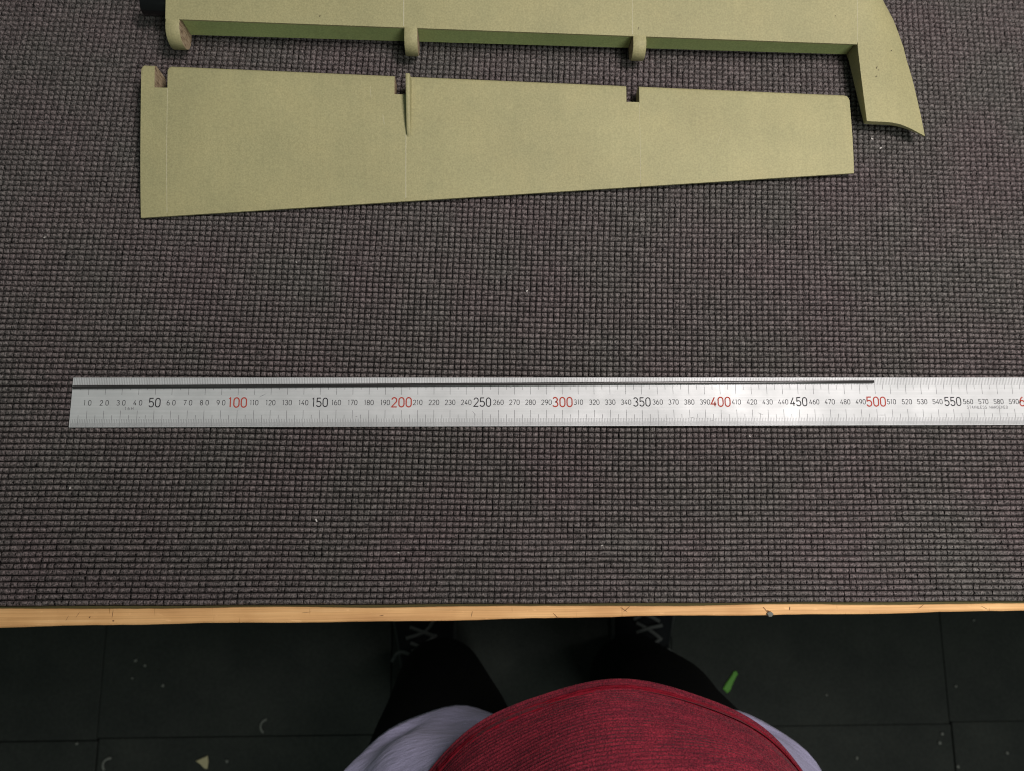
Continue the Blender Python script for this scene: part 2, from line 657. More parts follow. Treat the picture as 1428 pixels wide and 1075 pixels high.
# nicks in the paint
def nick(parent, x, y, z, l, w, a):
    pts = []
    for k in range(8):
        th = 2 * math.pi * k / 8
        r = 1 + random.uniform(-.35, .35)
        px, py = l / 2 * math.cos(th) * r, w / 2 * math.sin(th) * r
        pts.append((x + px * math.cos(a) - py * math.sin(a), y + px * math.sin(a) + py * math.cos(a), z))
    o = mesh_obj("nick", pts, [tuple(range(8))], M_NICK)
    tlocal(o, parent)


for (x, y, l, w, a) in ((0.0728, 0.2722, 0.0016, 0.0008, 0.3), (0.1455, 0.2630, 0.0010, 0.0008, 0.5), (0.4855, 0.2717, 0.0008, 0.0006, 1.5), (0.3527, 0.2604, 0.0028, 0.0003, 1.5), (0.068, 0.2735, .0009, .0004, .4)):
    nick(wing, x, y, wing_top(x, y) + 0.00012, l, w, a)


def tip_z(x, y):
    best = min(((p[0] - x) ** 2 + (p[1] - y) ** 2, p[2]) for r in top for p in r)
    return best[1] + 0.0002


for (x, y, l, w, a) in ((0.5134, 0.2380, 0.0022, 0.0006, 1.2), (0.5128, 0.2317, 0.0014, 0.0006, 0.4), (0.5145, 0.2362, 0.001, 0.0004, 0.9), (0.5250, 0.2511, 0.0012, 0.0005, 1.4)):
    nick(wing, x, y, tip_z(x, y), l, w, a)

# black joiner tube out of the root
secs = []
N = 28
tx0, tx1, ty, tz, tr = 0.0293, 0.0560, 0.2742, 0.0130, 0.0062
for (x, r) in ((tx1, tr), (tx0 + 0.0005, tr), (tx0, tr - 0.0004), (tx0, tr - 0.0014), (tx0 + 0.015, tr - 0.0014)):
    secs.append([(x, ty + r * math.cos(2 * math.pi * k / N), tz + r * math.sin(2 * math.pi * k / N)) for k in range(N)])
v, f = loft(secs, True, True)
o = mesh_obj("joiner_tube", v, f, M_CARBON)
autosmooth(o, 40)
tlocal(o, wing)

# ------------------------------------------------------------------ aileron
ail = empty("aileron", (0.25, 0.19, 0))
thing(ail, "smaller tapered olive green aileron lying flat, with three notches in its upper edge", "aileron")


def a_le(X):
    return 0.2299 - 0.0152 * (X - 0.05)


def a_te(X):
    return 0.1330 + 0.0748 * (X - 0.0335)


def a_h(X):
    return 0.0178 - 0.0232 * (X - 0.0335)


def a_te_z(X):
    return 0.0009 + 0.0048 * (X - 0.0335)


def a_top(X, Y):
    le, te, h, z0 = a_le(X), a_te(X), a_h(X), a_te_z(X) + 0.0014
    s = max(0, min(1, (Y - te) / (le - te)))
    return z0 + (h - z0) * s + 0.0012 * math.sin(math.pi * s) * (1 - 0.5 * s)


def a_section(X, cut=None, dl=0.0):
    le, te, z0 = a_le(X) - dl, a_te(X), a_te_z(X)
    pts = [(X, te, z0 + 0.0012), (X, te, z0)]
    end = le if cut is None else cut
    NB = 8
    for k in range(1, NB):
        s = k / NB
        y = te + (end - 0.002 - te) * s
        pts.append((X, y, z0 * (1 - s) + 0.0002))
    if cut is None:
        r = min(0.0026, a_h(X) * 0.35)
        ztop = a_top(X, le - r)
        pts.append((X, le - 0.0035, 0.0002))
        for k in range(5):
            th = math.radians(-90 + 90 * k / 4)
            pts.append((X, le - r + r * math.cos(th), 0.0002 + r + r * math.sin(th)))
        for k in range(7):
            th = math.radians(90 * k / 6)
            pts.append((X, le - r + r * math.cos(th), ztop - r + r * math.sin(th)))
        ytop = le - r
    else:
        pts.append((X, cut - 0.001, 0.0002))
        for k in range(5):
            pts.append((X, cut, 0.0002 + 0.001 * k / 4))
        for k in range(7):
            pts.append((X, cut, 0.0012 + (a_top(X, cut) - 0.0012) * (k + 1) / 7))
        ytop = cut
    NT_ = 14
    for k in range(1, NT_):
        y = ytop + (te - ytop) * k / NT_
        pts.append((X, y, a_top(X, y)))
    return pts


def a_panel(x0, xn, x1, cut, round0=False, round1=False):
    """full chord from x0 to xn, then (if cut) a shortened chord from xn to x1"""
    stations = [(x0 + (xn - x0) * t / 6, 0.0) for t in range(7)]
    if round0:
        stations = [(x0, 0.0017), (x0 + 0.0004, 0.0008), (x0 + 0.0010, 0.0002), (x0 + 0.002, 0.0)] + stations[1:]
    if round1:
        stations = stations[:-1] + [(xn - 0.003, 0.0), (xn - 0.0014, 0.0004), (xn - 0.0005, 0.0012), (xn, 0.0024)]
    stations.sort()
    V, Fc = loft([a_section(x, None, d) for x, d in stations])
    mi = [0] * (len(Fc) - 1) + ([1] if cut else [0])
    if cut:
        V2, F2 = loft([a_section(xn + (x1 - xn) * t / 2, cut) for t in range(3)], False, True)
        b = len(V)
        V = V + V2
        Fc = Fc + [tuple(i + b for i in q) for q in F2]
        mi += [0] * len(F2)
    o = mesh_obj("skin_panel", V, Fc, [M_PAINT, M_RAW], None, False, mi)
    autosmooth(o, 30)
    tlocal(o, ail)


S = [0.0497, 0.2007, 0.3538]
a_panel(0.0334, 0.0417, S[0] - 0.00006, 0.2150, True)
a_panel(S[0] + 0.00006, 0.1932, S[1] - 0.00006, 0.2146, True)
a_panel(S[1] + 0.00006, 0.3452, S[2] - 0.00006, 0.2134)
a_panel(S[2] + 0.00006, 0.4971, 0.4971, None, False, True)
bead(ail, [(S[0], yy, a_top(S[0], yy) + 0.00002) for yy in np.linspace(a_te(S[0]) + 0.002, 0.2145, 16)], 0.00026)
bead(ail, [(S[1], yy, a_top(S[1], yy) + 0.00002) for yy in np.linspace(a_te(S[1]) + 0.002, 0.188, 16)], 0.00046)
bead(ail, [(S[2], yy, a_top(S[2], yy) + 0.00002) for yy in np.linspace(a_te(S[2]) + 0.002, 0.2128, 16)], 0.00024)
for (x0, y0, x1, y1, w) in ((0.1775, 0.2195, 0.1782, 0.2115, 0.00022), (0.1858, 0.2010, 0.1868, 0.1945, 0.0003), (0.092, 0.171, 0.101, 0.166, 0.00016), (0.262, 0.195, 0.268, 0.188, 0.00016), (0.405, 0.185, 0.409, 0.196, 0.00018), (0.43, 0.205, 0.44, 0.203, 0.00016)):
    bead(ail, [(x0 + (x1 - x0) * t, y0 + (y1 - y0) * t, a_top(x0 + (x1 - x0) * t, y0 + (y1 - y0) * t) + 0.00001) for t in np.linspace(0, 1, 7)], w, "scratch")
# control horn fairing: a thin fin standing on the aileron beside the middle notch
secs = []
for k in range(13):
    s = k / 12
    y = 0.2242 - 0.0380 * s
    base = a_top(0.2035, min(y, a_le(0.2035) - 0.003)) - 0.0006
    hh = 0.0080 * (1 - s) ** 0.5 + 0.0002
    x0, x1 = 0.2009 + 0.0004 * s, 0.2037
    z1 = base + hh
    secs.append([(x0, y, base), (x0 + 0.0001, y, z1 - 0.0004), (x0 + 0.0006, y, z1), (x1 - 0.0006, y, z1), (x1 - 0.0001, y, z1 - 0.0004), (x1 + 0.0006, y, base)])
v, f = loft(secs)
o = mesh_obj("horn_fairing", v, f, M_PAINT)
autosmooth(o, 40)
tlocal(o, ail)

# ------------------------------------------------------------------ ruler
RT = 0.0012
ruler = empty("steel_ruler", (0, 0, 0))
thing(ruler, "long stainless steel ruler with black and red numbers lying across the mat", "ruler")
v, f = box(0.0, 0.632, 0.0, 0.0301, 0.0, RT)
o = mesh_obj("blade", v, f, M_STEEL, ruler)
bevel(o, 0.00012, 2)
Z1, Z2 = RT + 0.00003, RT + 0.00005
V, Fc = [], []


def tick(x, y0, y1, w):
    b = len(V)
    V.extend([(x - w / 2, y0, Z1), (x + w / 2, y0, Z1), (x + w / 2, y1, Z1), (x - w / 2, y1, Z1)])
    Fc.append((b, b + 1, b + 2, b + 3))


for k in range(2, 1250):
    x = k * 0.0005
    if k % 2:
        tick(x, 0.0003, 0.0028, 0.00013)
        continue
    mm = k // 2
    lb = 0.0102 if mm % 10 == 0 else 0.0074 if mm % 5 == 0 else 0.0050
    lt = 0.0102 if mm % 10 == 0 else 0.0072 if mm % 5 == 0 else 0.0048
    w = 0.00022 if mm % 5 == 0 else 0.00016
    tick(x, 0.0003, lb, w)
    tick(x, 0.0301 - lt, 0.0298, w)
o = mesh_obj("graduation_marks", V, Fc, M_TICK, ruler)
o['kind'] = 'stuff'


def ell(cx, cy, rx, ry, a0, a1, n=12):
    return [(cx + rx * math.cos(math.radians(a0 + (a1 - a0) * k / n)), cy + ry * math.sin(math.radians(a0 + (a1 - a0) * k / n))) for k in range(n + 1)]


GL = {
    '0': [ell(.28, .70, .28, .30, 180, 0) + ell(.28, .30, .28, .30, 0, -180) + [(0, .70)]],
    '1': [[(.16, .88), (.29, 1.0), (.29, 0)]],
    '2': [ell(.28, .71, .27, .29, 165, -35) + [(.0, 0), (.56, 0)]],
    '3': [ell(.26, .76, .25, .24, 155, -90) , ell(.26, .26, .30, .26, 90, -155)],
    '4': [[(.38, 1), (.0, .26), (.58, .26)], [(.42, .52), (.42, 0)]],
    '5': [[(.52, 1), (.07, 1), (.04, .56)] + ell(.26, .31, .30, .31, 125, -155)],
    '6': [ell(.28, .30, .28, .30, 0, 360, 18), [(.0, .32), (.05, .60), (.18, .85), (.38, 1)]],
    '7': [[(0, 1), (.56, 1), (.18, 0)]],
    '8': [ell(.28, .76, .24, .24, 0, 360, 16), ell(.28, .26, .28, .26, 0, 360, 16)],
    '9': [ell(.28, .70, .28, .30, 0, 360, 18), [(.56, .68), (.51, .40), (.38, .15), (.18, 0)]],
    'S': [ell(.28, .75, .26, .25, 20, 270) + ell(.28, .25, .28, .25, 90, -160)],
    'T': [[(0, 1), (.56, 1)], [(.28, 1), (.28, 0)]],
    'A': [[(0, 0), (.28, 1), (.56, 0)], [(.1, .33), (.46, .33)]],
    'I': [[(.28, 1), (.28, 0)]],
    'N': [[(0, 0), (0, 1), (.56, 0), (.56, 1)]],
    'L': [[(0, 1), (0, 0), (.5, 0)]],
    'E': [[(.5, 1), (0, 1), (0, 0), (.5, 0)], [(0, .5), (.42, .5)]],
    'H': [[(0, 0), (0, 1)], [(.56, 0), (.56, 1)], [(0, .5), (.56, .5)]],
    'R': [[(0, 0), (0, 1), (.3, 1)] + ell(.3, .74, .26, .26, 90, -90) + [(0, .48)], [(.28, .48), (.56, 0)]],
    'D': [[(0, 0), (0, 1), (.24, 1)] + ell(.24, .5, .32, .5, 90, -90) + [(0, 0)]],
}


def text_mesh(name, s, cx, cy, h, stroke, mat, adv=0.80, wscale=1.0, z=Z2, skew=0.0):
    V, Fc = [], []
    pos, xx = [], 0.0
    for ch in s:
        narrow = 0.25 if ch in '1I' else 0.0
        pos.append(xx - narrow / 2)
        xx += adv - narrow
    total = xx - adv + 0.56
    for ch, ox in zip(s, pos):
        for line in GL.get(ch, []):
            P = [np.array(((px + ox - total / 2) * h * wscale + skew * (py - .5) * h, (py - 0.5) * h)) for px, py in line]
            n = len(P)
            closed = np.linalg.norm(P[0] - P[-1]) < 1e-6
            b = len(V)
            for i in range(n):
                if closed:
                    d = P[(i + 1) % (n - 1) if i == n - 1 else i + 1] - P[i - 1 if i > 0 else n - 2]
                    mit = 1.0
                else:
                    d0 = P[i] - P[i - 1] if i > 0 else P[1] - P[0]
                    d1 = P[i + 1] - P[i] if i < n - 1 else P[i] - P[i - 1]
                    d0, d1 = d0 / np.linalg.norm(d0), d1 / np.linalg.norm(d1)
                    d = d0 + d1
                    mit = 1 / max(0.5, math.sqrt(max(0.0, (1 + float(d0 @ d1)) / 2)))
                d = d / (np.linalg.norm(d) + 1e-12)
                nn = np.array((-d[1], d[0])) * stroke / 2 * mit
                pa, pb = P[i] + nn, P[i] - nn
                V += [(cx + pa[0], cy + pa[1], z), (cx + pb[0], cy + pb[1], z)]
            for i in range(n - 1):
                a = b + 2 * i
                Fc.append((a, a + 1, a + 3, a + 2))
    return mesh_obj(name, V, Fc, mat, ruler)


for k in range(1, 61):
    val = k * 10
    x = val / 1000
    if val % 100 == 0:
        text_mesh("numeral", str(val), x, 0.0151, 0.0058, 0.00078, M_RED, 0.80, 0.96)
    elif val % 50 == 0:
        text_mesh("numeral", str(val), x, 0.0151, 0.0053, 0.00064, M_INK, 0.80, 0.91)
    else:
        # two-digit numbers stand a little wider apart
        text_mesh("numeral", str(val), x - (0.0 if val > 90 else 0.0001), 0.0150, 0.0030, 0.00036, M_INK, 0.82 if val > 90 else 1.22, 0.93)
text_mesh("stamp_text", "16H", 0.0350, 0.0115, 0.0017, 0.00022, M_TICK, 1.1, 1.15)
text_mesh("stamp_text", "STAINLESS HARDENED", 0.5723, 0.0114, 0.00175, 0.00024, M_TICK, 0.86, 1.02)['kind'] = "stuff"

for (x, y, l, a) in ((0.3815, 0.0052, 0.0030, 0.15), (0.3945, 0.0035, 0.0035, 0.2), (0.1725, 0.0063, 0.0016, 0.3), (0.503, 0.0065, 0.0055, 0.0), (0.0415, 0.0058, 0.0012, 1.2), (0.2675, 0.0242, 0.0014, 0.1), (0.3155, 0.0278, 0.0012, 0.9), (0.425, 0.0075, 0.004, -0.4), (0.115, 0.0195, 0.005, 0.5), (0.245, 0.008, 0.004, -0.9)):
    c_, s_ = math.cos(a), math.sin(a)
    w = 0.00009
    pts = [(x + q * l / 2 * c_ - e * w * (1 - abs(q) * 0.7) * s_, y + q * l / 2 * s_ + e * w * (1 - abs(q) * 0.7) * c_, Z1) for q, e in ((-1, -1), (0, -1.3), (1, -1), (1, 1), (0, 1.3), (-1, 1))]
    mesh_obj("scratch", pts, [tuple(range(6))], M_TICK, ruler)

# ------------------------------------------------------------------ rod on the ruler
rod = empty("thin_rod", (0.25, 0.0256, 0))
thing(rod, "thin straight dark rod lying along the upper part of the ruler", "rod")
r = 0.00092
N = 16
secs = []
A, B = (0.0009, 0.0243), (0.4993, 0.0272)
for k, (t, rr) in enumerate([(0, 0.6), (0.0004, 0.95), (0.0008, 1.0)] + [(q / 10, 1.0) for q in range(1, 10)] + [(0.9992, 1.0), (0.9997, 0.85), (1.0, 0.45)]):
    x, y = A[0] + (B[0] - A[0]) * t, A[1] + (B[1] - A[1]) * t
    secs.append([(x, y + r * rr * math.cos(2 * math.pi * q / N), RT + r + 0.00005 + r * rr * math.sin(2 * math.pi * q / N)) for q in range(N)])
v, f = loft(secs)
o = mesh_obj("shaft", v, f, M_ROD)
autosmooth(o, 45)
tlocal(o, rod)

# ------------------------------------------------------------------ lint on the mat
M_LINT = NT("lint", (0.55, 0.53, 0.5), 0.9).m
V, Fc = [], []


def speck(x, y, z, s, a, asp):
    b = len(V)
    for k in range(6):
        th = 2 * math.pi * k / 6
        px, py = s * math.cos(th) * random.uniform(.7, 1.2), s * asp * math.sin(th) * random.uniform(.7, 1.2)
        V.append((x + px * math.cos(a) - py * math.sin(a), y + px * math.sin(a) + py * math.cos(a), z))
    V.append((x, y, z + s * 0.5))
    for k in range(6):
        Fc.append((b + k, b + (k + 1) % 6, b + 6))


for x, y in [(0.5602, 0.0612), (0.4178, -0.0065), (0.1995, -0.0759), (0.1315, 0.105), (0.2786, 0.0868), (0.4679, 0.2338), (0.5197, 0.1883), (0.5144, 0.195), (0.15, -0.0565), (0.3226, -0.0728), (0.0032, -0.0364), (0.5298, -0.0485), (-0.0265, 0.1204)]:
    speck(x, y, -0.0002, random.uniform(.0006, .0011), random.uniform(0, 3), random.uniform(.4, .8))
for k in range(150):
    x, y = random.uniform(-.1, .65), random.uniform(-.1, .33)
    if y > 0.13 and 0.02 < x < 0.5 or -0.002 < y < 0.032:
        continue
    speck(x, y, -0.0003, random.uniform(.00012, .00032), random.uniform(0, 3), random.uniform(.25, .8))
o = mesh_obj("lint", V, Fc, M_LINT)
o['kind'] = 'stuff'
thing(o, "tiny pale lint specks scattered over the mat", "lint")

# ------------------------------------------------------------------ crumbs on the floor and the table edge
M_CHIP = NT("pale_chip", (0.50, 0.45, 0.27), 0.8).m
M_GREY = NT("grey_crumb", (0.15, 0.16, 0.145), 0.8).m
M_LEAF = NT("green_strip", (0.10, 0.33, 0.03), 0.6).m


def chip(name, outline, h, loc, mat, label, cat, rot=0, group=None):
    n = len(outline)
    secs = [[(x * s, y * s, z) for x, y in outline] for s, z in ((0.86, 0), (1.0, h * 0.3), (0.96, h * 0.8), (0.8, h))]
    v, f = loft(secs)
    o = mesh_obj(name, v, f, mat, None, False)
    o.location = loc
    o.rotation_euler = (0, 0, rot)
    return thing(o, label, cat, group)


chip("wood_chip", [(-.011, .003), (-.004, .006), (.008, .011), (.010, .002), (.009, -.010), (.004, -.009), (-.003, -.002)], 0.004, (-0.2219, -0.4675, FZ + .0008), M_CHIP, "pale yellow chip on the dark floor at the lower left", "chip")
arc = [(0.0135 * math.cos(math.radians(a)), 0.0135 * math.sin(math.radians(a))) for a in range(110, 251, 20)] + [(0.0117 * math.cos(math.radians(a)) - 0.0004, 0.0117 * math.sin(math.radians(a))) for a in range(250, 109, -20)]
chip("curled_shaving", arc, 0.003, (-0.1165, -0.4121, FZ + .0008), M_GREY, "thin grey curled shaving on the floor above and right of the pale chip", "shaving", -0.2)
chip("curled_shaving", arc, 0.003, (-0.375, -0.4690, FZ + .0008), M_GREY, "grey curled shaving at the bottom edge left of the pale chip", "shaving", -0.5)
chip("green_strip", [(-.020, -.006), (-.012, -.0075), (.0, -.005), (.012, -.004), (.0185, -.004), (.021, .0005), (.018, .0045), (.010, .004), (-.004, .005), (-.018, .005)], 0.003, (0.6869, -0.352, FZ + .0008), M_LEAF, "bright green sliver on the floor beside the right leg", "sliver", 0.95)
crumbs = [(-0.345, -0.3014, .005, "grey crumb on the left floor, topmost of the loose cluster of four"), (-0.3287, -0.3099, .0045, "grey crumb on the left floor just right of the topmost in the cluster"),
          (-0.3488, -0.3306, .0035, "smallest grey crumb, leftmost in the cluster of four on the left floor"), (-0.2961, -0.3432, .005, "grey crumb on the left floor, lowest and rightmost of the cluster of four"),
          (-0.1815, -0.4660, .005, "grey crumb just right of the pale yellow chip on the floor"),
          (-0.4322, -0.4339, .004, "grey crumb by the crossing of floor seams at the lower left"), (1.1387, -0.2539, .004, "grey crumb on the floor close under the right end of the wooden edge"),
          (1.093, -0.3666, .005, "grey crumb on the right floor beside the upright seam"), (1.0597, -0.4454, .005, "upper of the two grey crumbs close together at the lower right floor"),
          (1.0529, -0.4607, .006, "lower of the two grey crumbs close together at the lower right floor"), (1.0823, -0.5002, .005, "grey crumb at the bottom picture edge right of the upright floor seam"),
          (1.1728, -0.4795, .005, "grey crumb nearest the lower right corner of the floor"), (0.8576, -0.3773, .004, "grey crumb on open floor halfway between the green sliver and right seam"),
          (0.9029, -0.4826, .005, "grey crumb on the floor near the bottom, right of the shorts")]
for k, (x, y, s, lab) in enumerate(crumbs):
    ol = [(s * .6 * math.cos(2 * math.pi * q / 7) * random.uniform(.7, 1.2), s * .6 * math.sin(2 * math.pi * q / 7) * random.uniform(.6, 1.1)) for q in range(7)]
    chip("crumb", ol, s * 0.5, (x, y, FZ + .0008), M_GREY, lab, "crumb", 0, "crumbs on the floor")
chip("edge_flake", [(-.0022, .0005), (-.0008, .0016), (.0012, .0013), (.0022, .0002), (.001, -.0014), (-.0008, -.0016)], 0.0012, (0.4252, -0.1150, MZ + .0001), M_GREY, "small pale flake on the bare wooden edge of the table", "flake")

# ------------------------------------------------------------------ person
person = empty("person", (0.337, -0.33, FZ))
thing(person, "person in ribbed dark red sweater, lavender grey shorts and black legwear at the table", "person")


def mat_knit():
    t = NT("red_knit", (0.2, 0.02, 0.04), 0.85, 0, 0.25)
    v = t.coords((1, 1, 1))
    n1 = t.noise(t.coords((900, 900, 500)), 1.0, 2)
    n2 = t.noise(v, 30, 3)
    streak = t.noise(t.coords((50, 50, 420)), 1.0, 3)
    c1 = t.ramp(n1, [(0.3, (0.100, 0.009, 0.020)), (0.7, (0.315, 0.027, 0.050))])
    c2 = t.ramp(streak, [(0.3, (0.72, 0.72, 0.8)), (0.7, (1.25, 1.1, 1.1))])
    c3 = t.ramp(n2, [(0.3, (0.9, 0.9, 0.9)), (0.7, (1.08, 1.08, 1.08))])
    t.color(t.mix(1.0, t.mix(1.0, c1, c2, 'MULTIPLY'), c3, 'MULTIPLY'))
    t.b.inputs['Sheen Weight'].default_value = 0.06
    t.b.inputs['Sheen Roughness'].default_value = 0.5
    t.bump(n1, 0.7, 0.0012)
    return t.m


def mat_cloth(name, c, sheen, sc=1800, bumpd=0.0005):
    t = NT(name, c, 0.9, 0, 0.15)
    v = t.coords()
    n = t.noise(v, sc, 2)
    n2 = t.noise(v, 18, 4)
    a = t.ramp(n, [(0.3, tuple(x * .8 for x in c)), (0.7, tuple(x * 1.2 for x in c))])
    b = t.ramp(n2, [(0.3, (0.9, 0.9, 0.9)), (0.7, (1.08, 1.08, 1.08))])
    t.color(t.mix(1.0, a, b, 'MULTIPLY'))
    t.b.inputs['Sheen Weight'].default_value = sheen
    crease = t.noise(t.coords((34, 34, 90), (0.5, 0.3, 0.4)), 1.0, 4, 0.55)
    hsum = t.n('ShaderNodeMath', operation='MULTIPLY_ADD')
    t.l(crease, hsum.inputs[0])
    hsum.inputs[1].default_value = 9.0
    t.l(n, hsum.inputs[2])
    t.bump(hsum.outputs[0], 0.55, bumpd)
    return t.m


M_KNIT = mat_knit()
M_STITCH = mat_cloth("red_stitching", (0.25, 0.010, 0.024), 0.0, 1300, 0.001)
M_LAV = mat_cloth("lavender_cloth", (0.50, 0.485, 0.72), 0.1)
M_BLACK = mat_cloth("black_cloth", (0.006, 0.006, 0.006), 0.0)
M_SHOE = mat_cloth("shoe_mesh", (0.012, 0.013, 0.015), 0.0)
M_SOLE = NT("shoe_sole", (0.04, 0.045, 0.045), 0.7).m
M_LACE = NT("shoe_lace", (0.085, 0.09, 0.09), 0.8).m


def interp(stations, s):
    """stations: list of (s, tuple) -> smooth interpolated tuple"""
    for (s0, a), (s1, b) in zip(stations, stations[1:]):
        if s <= s1 or (s1, b) == stations[-1]:
            u = max(0, min(1, (s - s0) / (s1 - s0)))
            u = u * u * (3 - 2 * u) * 0.5 + u * 0.5
            return tuple(p + (q - p) * u for p, q in zip(a, b))


def limb(stations, n=40, steps=40, s0=0.0, s1=1.0, grow=0.0, wrinkle=None):
    """stations: (s, (x, y, z, rx, ry)) rings lie level; returns sections"""
    secs = []
    for k in range(steps + 1):
        s = s0 + (s1 - s0) * k / steps
        x, y, z, rx, ry = interp(stations, s)
        ring = []
        for q in range(n):
            th = 2 * math.pi * q / n
            w = wrinkle(s, th) if wrinkle else 0
            ring.append((x + (rx + grow + w) * math.cos(th), y + (ry + grow + w) * math.sin(th), z))
        secs.append(ring)
    return secs


LEFT = [(0.0, (0.262, -0.345, -0.10, 0.094, 0.098)), (0.30, (0.215, -0.337, -0.27, 0.093, 0.090)), (0.62, (0.208, -0.322, -0.46, 0.086, 0.076)), (0.72, (0.205, -0.316, -0.52, 0.080, 0.074)), (1.0, (0.182, -0.335, -0.84, 0.072, 0.076))]
RIGHTL = [(0.0, (0.424, -0.345, -0.10, 0.094, 0.098)), (0.30, (0.460, -0.337, -0.27, 0.096, 0.090)), (0.62, (0.470, -0.312, -0.46, 0.079, 0.074)), (0.72, (0.474, -0.306, -0.52, 0.078, 0.074)), (1.0, (0.500, -0.335, -0.84, 0.072, 0.076))]
TORSO_IN = [(0.0, (0.343, -0.350, -0.20, 0.165, 0.112)), (0.25, (0.347, -0.345, -0.05, 0.150, 0.112)), (0.6, (0.350, -0.345, 0.18, 0.158, 0.108)), (0.85, (0.350, -0.352, 0.36, 0.165, 0.095)), (1.0, (0.350, -0.358, 0.45, 0.075, 0.060))]


def fuse(name, parts, mat, voxel):
    V, Fc = [], []
    for vv, ff in parts:
        b = len(V)
        V += vv
        Fc += [tuple(i + b for i in q) for q in ff]
    o = mesh_obj(name, V, Fc, mat)
    md = o.modifiers.new("fuse", 'REMESH')
    md.mode = 'VOXEL'
    md.voxel_size = voxel
    sm = o.modifiers.new("soften", 'SMOOTH')
    sm.factor = 0.5
    sm.iterations = 6
    dg = bpy.context.evaluated_depsgraph_get()
    me = bpy.data.meshes.new_from_object(o.evaluated_get(dg))
    o.modifiers.clear()
    o.data = me
    me.polygons.foreach_set('use_smooth', np.ones(len(me.polygons), dtype=bool))
    tlocal(o, person)
    return o


bpy.context.view_layer.update()
fuse("body", [loft(limb(LEFT)), loft(limb(RIGHTL)), loft(limb(TORSO_IN))], M_BLACK, 0.006)


def wr(seed):
    ph = [random.Random(seed + k).uniform(0, 6.28) for k in range(6)]

    def fn(s, th):
        return 0.0035 * math.sin(3 * th + 14 * s + ph[0]) * math.sin(20 * s + ph[1]) + 0.0022 * math.sin(5 * th - 30 * s + ph[2]) + 0.0013 * math.sin(9 * th + 44 * s + ph[3])
    return fn


# shorts: two legs and seat, hems tilted a little
def shorts_leg(stn, seed, tilt, send):
    secs = []
    n, steps = 64, 34
    f_ = wr(seed)
    for k in range(steps + 1):
        s = -0.0 + send * k / steps
        x, y, z, rx, ry = interp(stn, s)
        ring = []
        for q in range(n):
            th = 2 * math.pi * q / n
            g = 0.006 + 0.006 * s / send + f_(s, th)
            ring.append((x + (rx + g) * math.cos(th), y + (ry + g) * math.sin(th), z + tilt * math.cos(th) * s / send))
        secs.append(ring)
    # turn the hem inwards
    last = secs[-1]
    cx_ = sum(p[0] for p in last) / n
    cy_ = sum(p[1] for p in last) / n
    secs.append([(cx_ + (p[0] - cx_) * 0.985, cy_ + (p[1] - cy_) * 0.985, p[2] - 0.001) for p in last])
    secs.append([(cx_ + (p[0] - cx_) * 0.965, cy_ + (p[1] - cy_) * 0.965, p[2] + 0.004) for p in last])
    return secs


V, Fc = loft(shorts_leg(LEFT, 3, -0.060, 0.35), True, True)
o = mesh_obj("shorts_leg", V, Fc, M_LAV, None, True)
tlocal(o, person)
V, Fc = loft(shorts_leg(RIGHTL, 11, 0.030, 0.33), True, True)
o = mesh_obj("shorts_leg", V, Fc, M_LAV, None, True)
tlocal(o, person)

# sweater: ribbed loft from the hem up to the collar
SW = [(0.0, (0.3460, -0.326, -0.150, 0.174, 0.141)), (0.035, (0.3460, -0.327, -0.130, 0.169, 0.1365)), (0.10, (0.3460, -0.328, -0.095, 0.168, 0.1345)), (0.28, (0.347, -0.334, 0.00, 0.168, 0.131)), (0.6, (0.350, -0.345, 0.18, 0.172, 0.122)), (0.85, (0.350, -0.352, 0.36, 0.178, 0.105)), (1.0, (0.350, -0.360, 0.46, 0.080, 0.066))]
n, steps = 160, 640
secs = []
for k in range(steps + 1):
    s = k / steps
    x, y, z, rx, ry = interp(SW, s)
    ring = []
    dist = z + 0.150
    for q in range(n):
        th = 2 * math.pi * q / n
        rib = 0.0015 * math.sin(2 * math.pi * dist / 0.0052 + 0.5 * math.sin(3 * th) + 0.7 * math.sin(th * 7 + s * 9)) * (1 if dist > 0.017 else 0.6)
        fold = 0.0025 * math.sin(4 * th + 5 * s + 1) * math.sin(7 * s + 0.5) + 0.0012 * math.sin(9 * th - 12 * s)
        xs_ = 0.012 * max(0, math.sin(th)) ** 1.5 * (1 - s)
        zz = z + 0.004 * math.sin(2 * th + 0.6) * (1 - s) + 0.0016 * math.sin(7 * th + 1.0) * (1 - s)
        ring.append((x + xs_ + (rx + rib + fold) * math.cos(th), y + (ry + rib + fold) * math.sin(th), zz))
    secs.append(ring)
inner = [(0.3460 + (p[0] - 0.3460) * 0.985, -0.322 + (p[1] + 0.322) * 0.985, p[2] + 0.001) for p in secs[0]]
inner2 = [(0.3460 + (p[0] - 0.3460) * 0.975, -0.322 + (p[1] + 0.322) * 0.975, p[2] + 0.020) for p in secs[0]]
V, Fc = loft([inner2, inner] + secs, False, True)
sweater = mesh_obj("sweater", V, Fc, M_KNIT, None, True)
tlocal(sweater, person)
# raised row of stitching above the hem
st = []
for k in range(9):
    u = k / 8
    kk = int(12 + u * 8)
    st.append([(0.3460 + (p[0] - 0.3460) * (1.0025 + 0.0035 * math.sin(math.pi * u) + 0.0022 * math.sin(q * 2.4 + k)), -0.322 + (p[1] + 0.322) * (1.0025 + 0.0035 * math.sin(math.pi * u) + 0.0022 * math.sin(q * 2.4 + k)), secs[0][q][2] + 0.0120 + 0.0065 * u) for q, p in enumerate(secs[kk])])
V, Fc = loft(st, False, False)
o = mesh_obj("hem_stitching", V, Fc, M_STITCH, None, True)
tlocal(o, person)


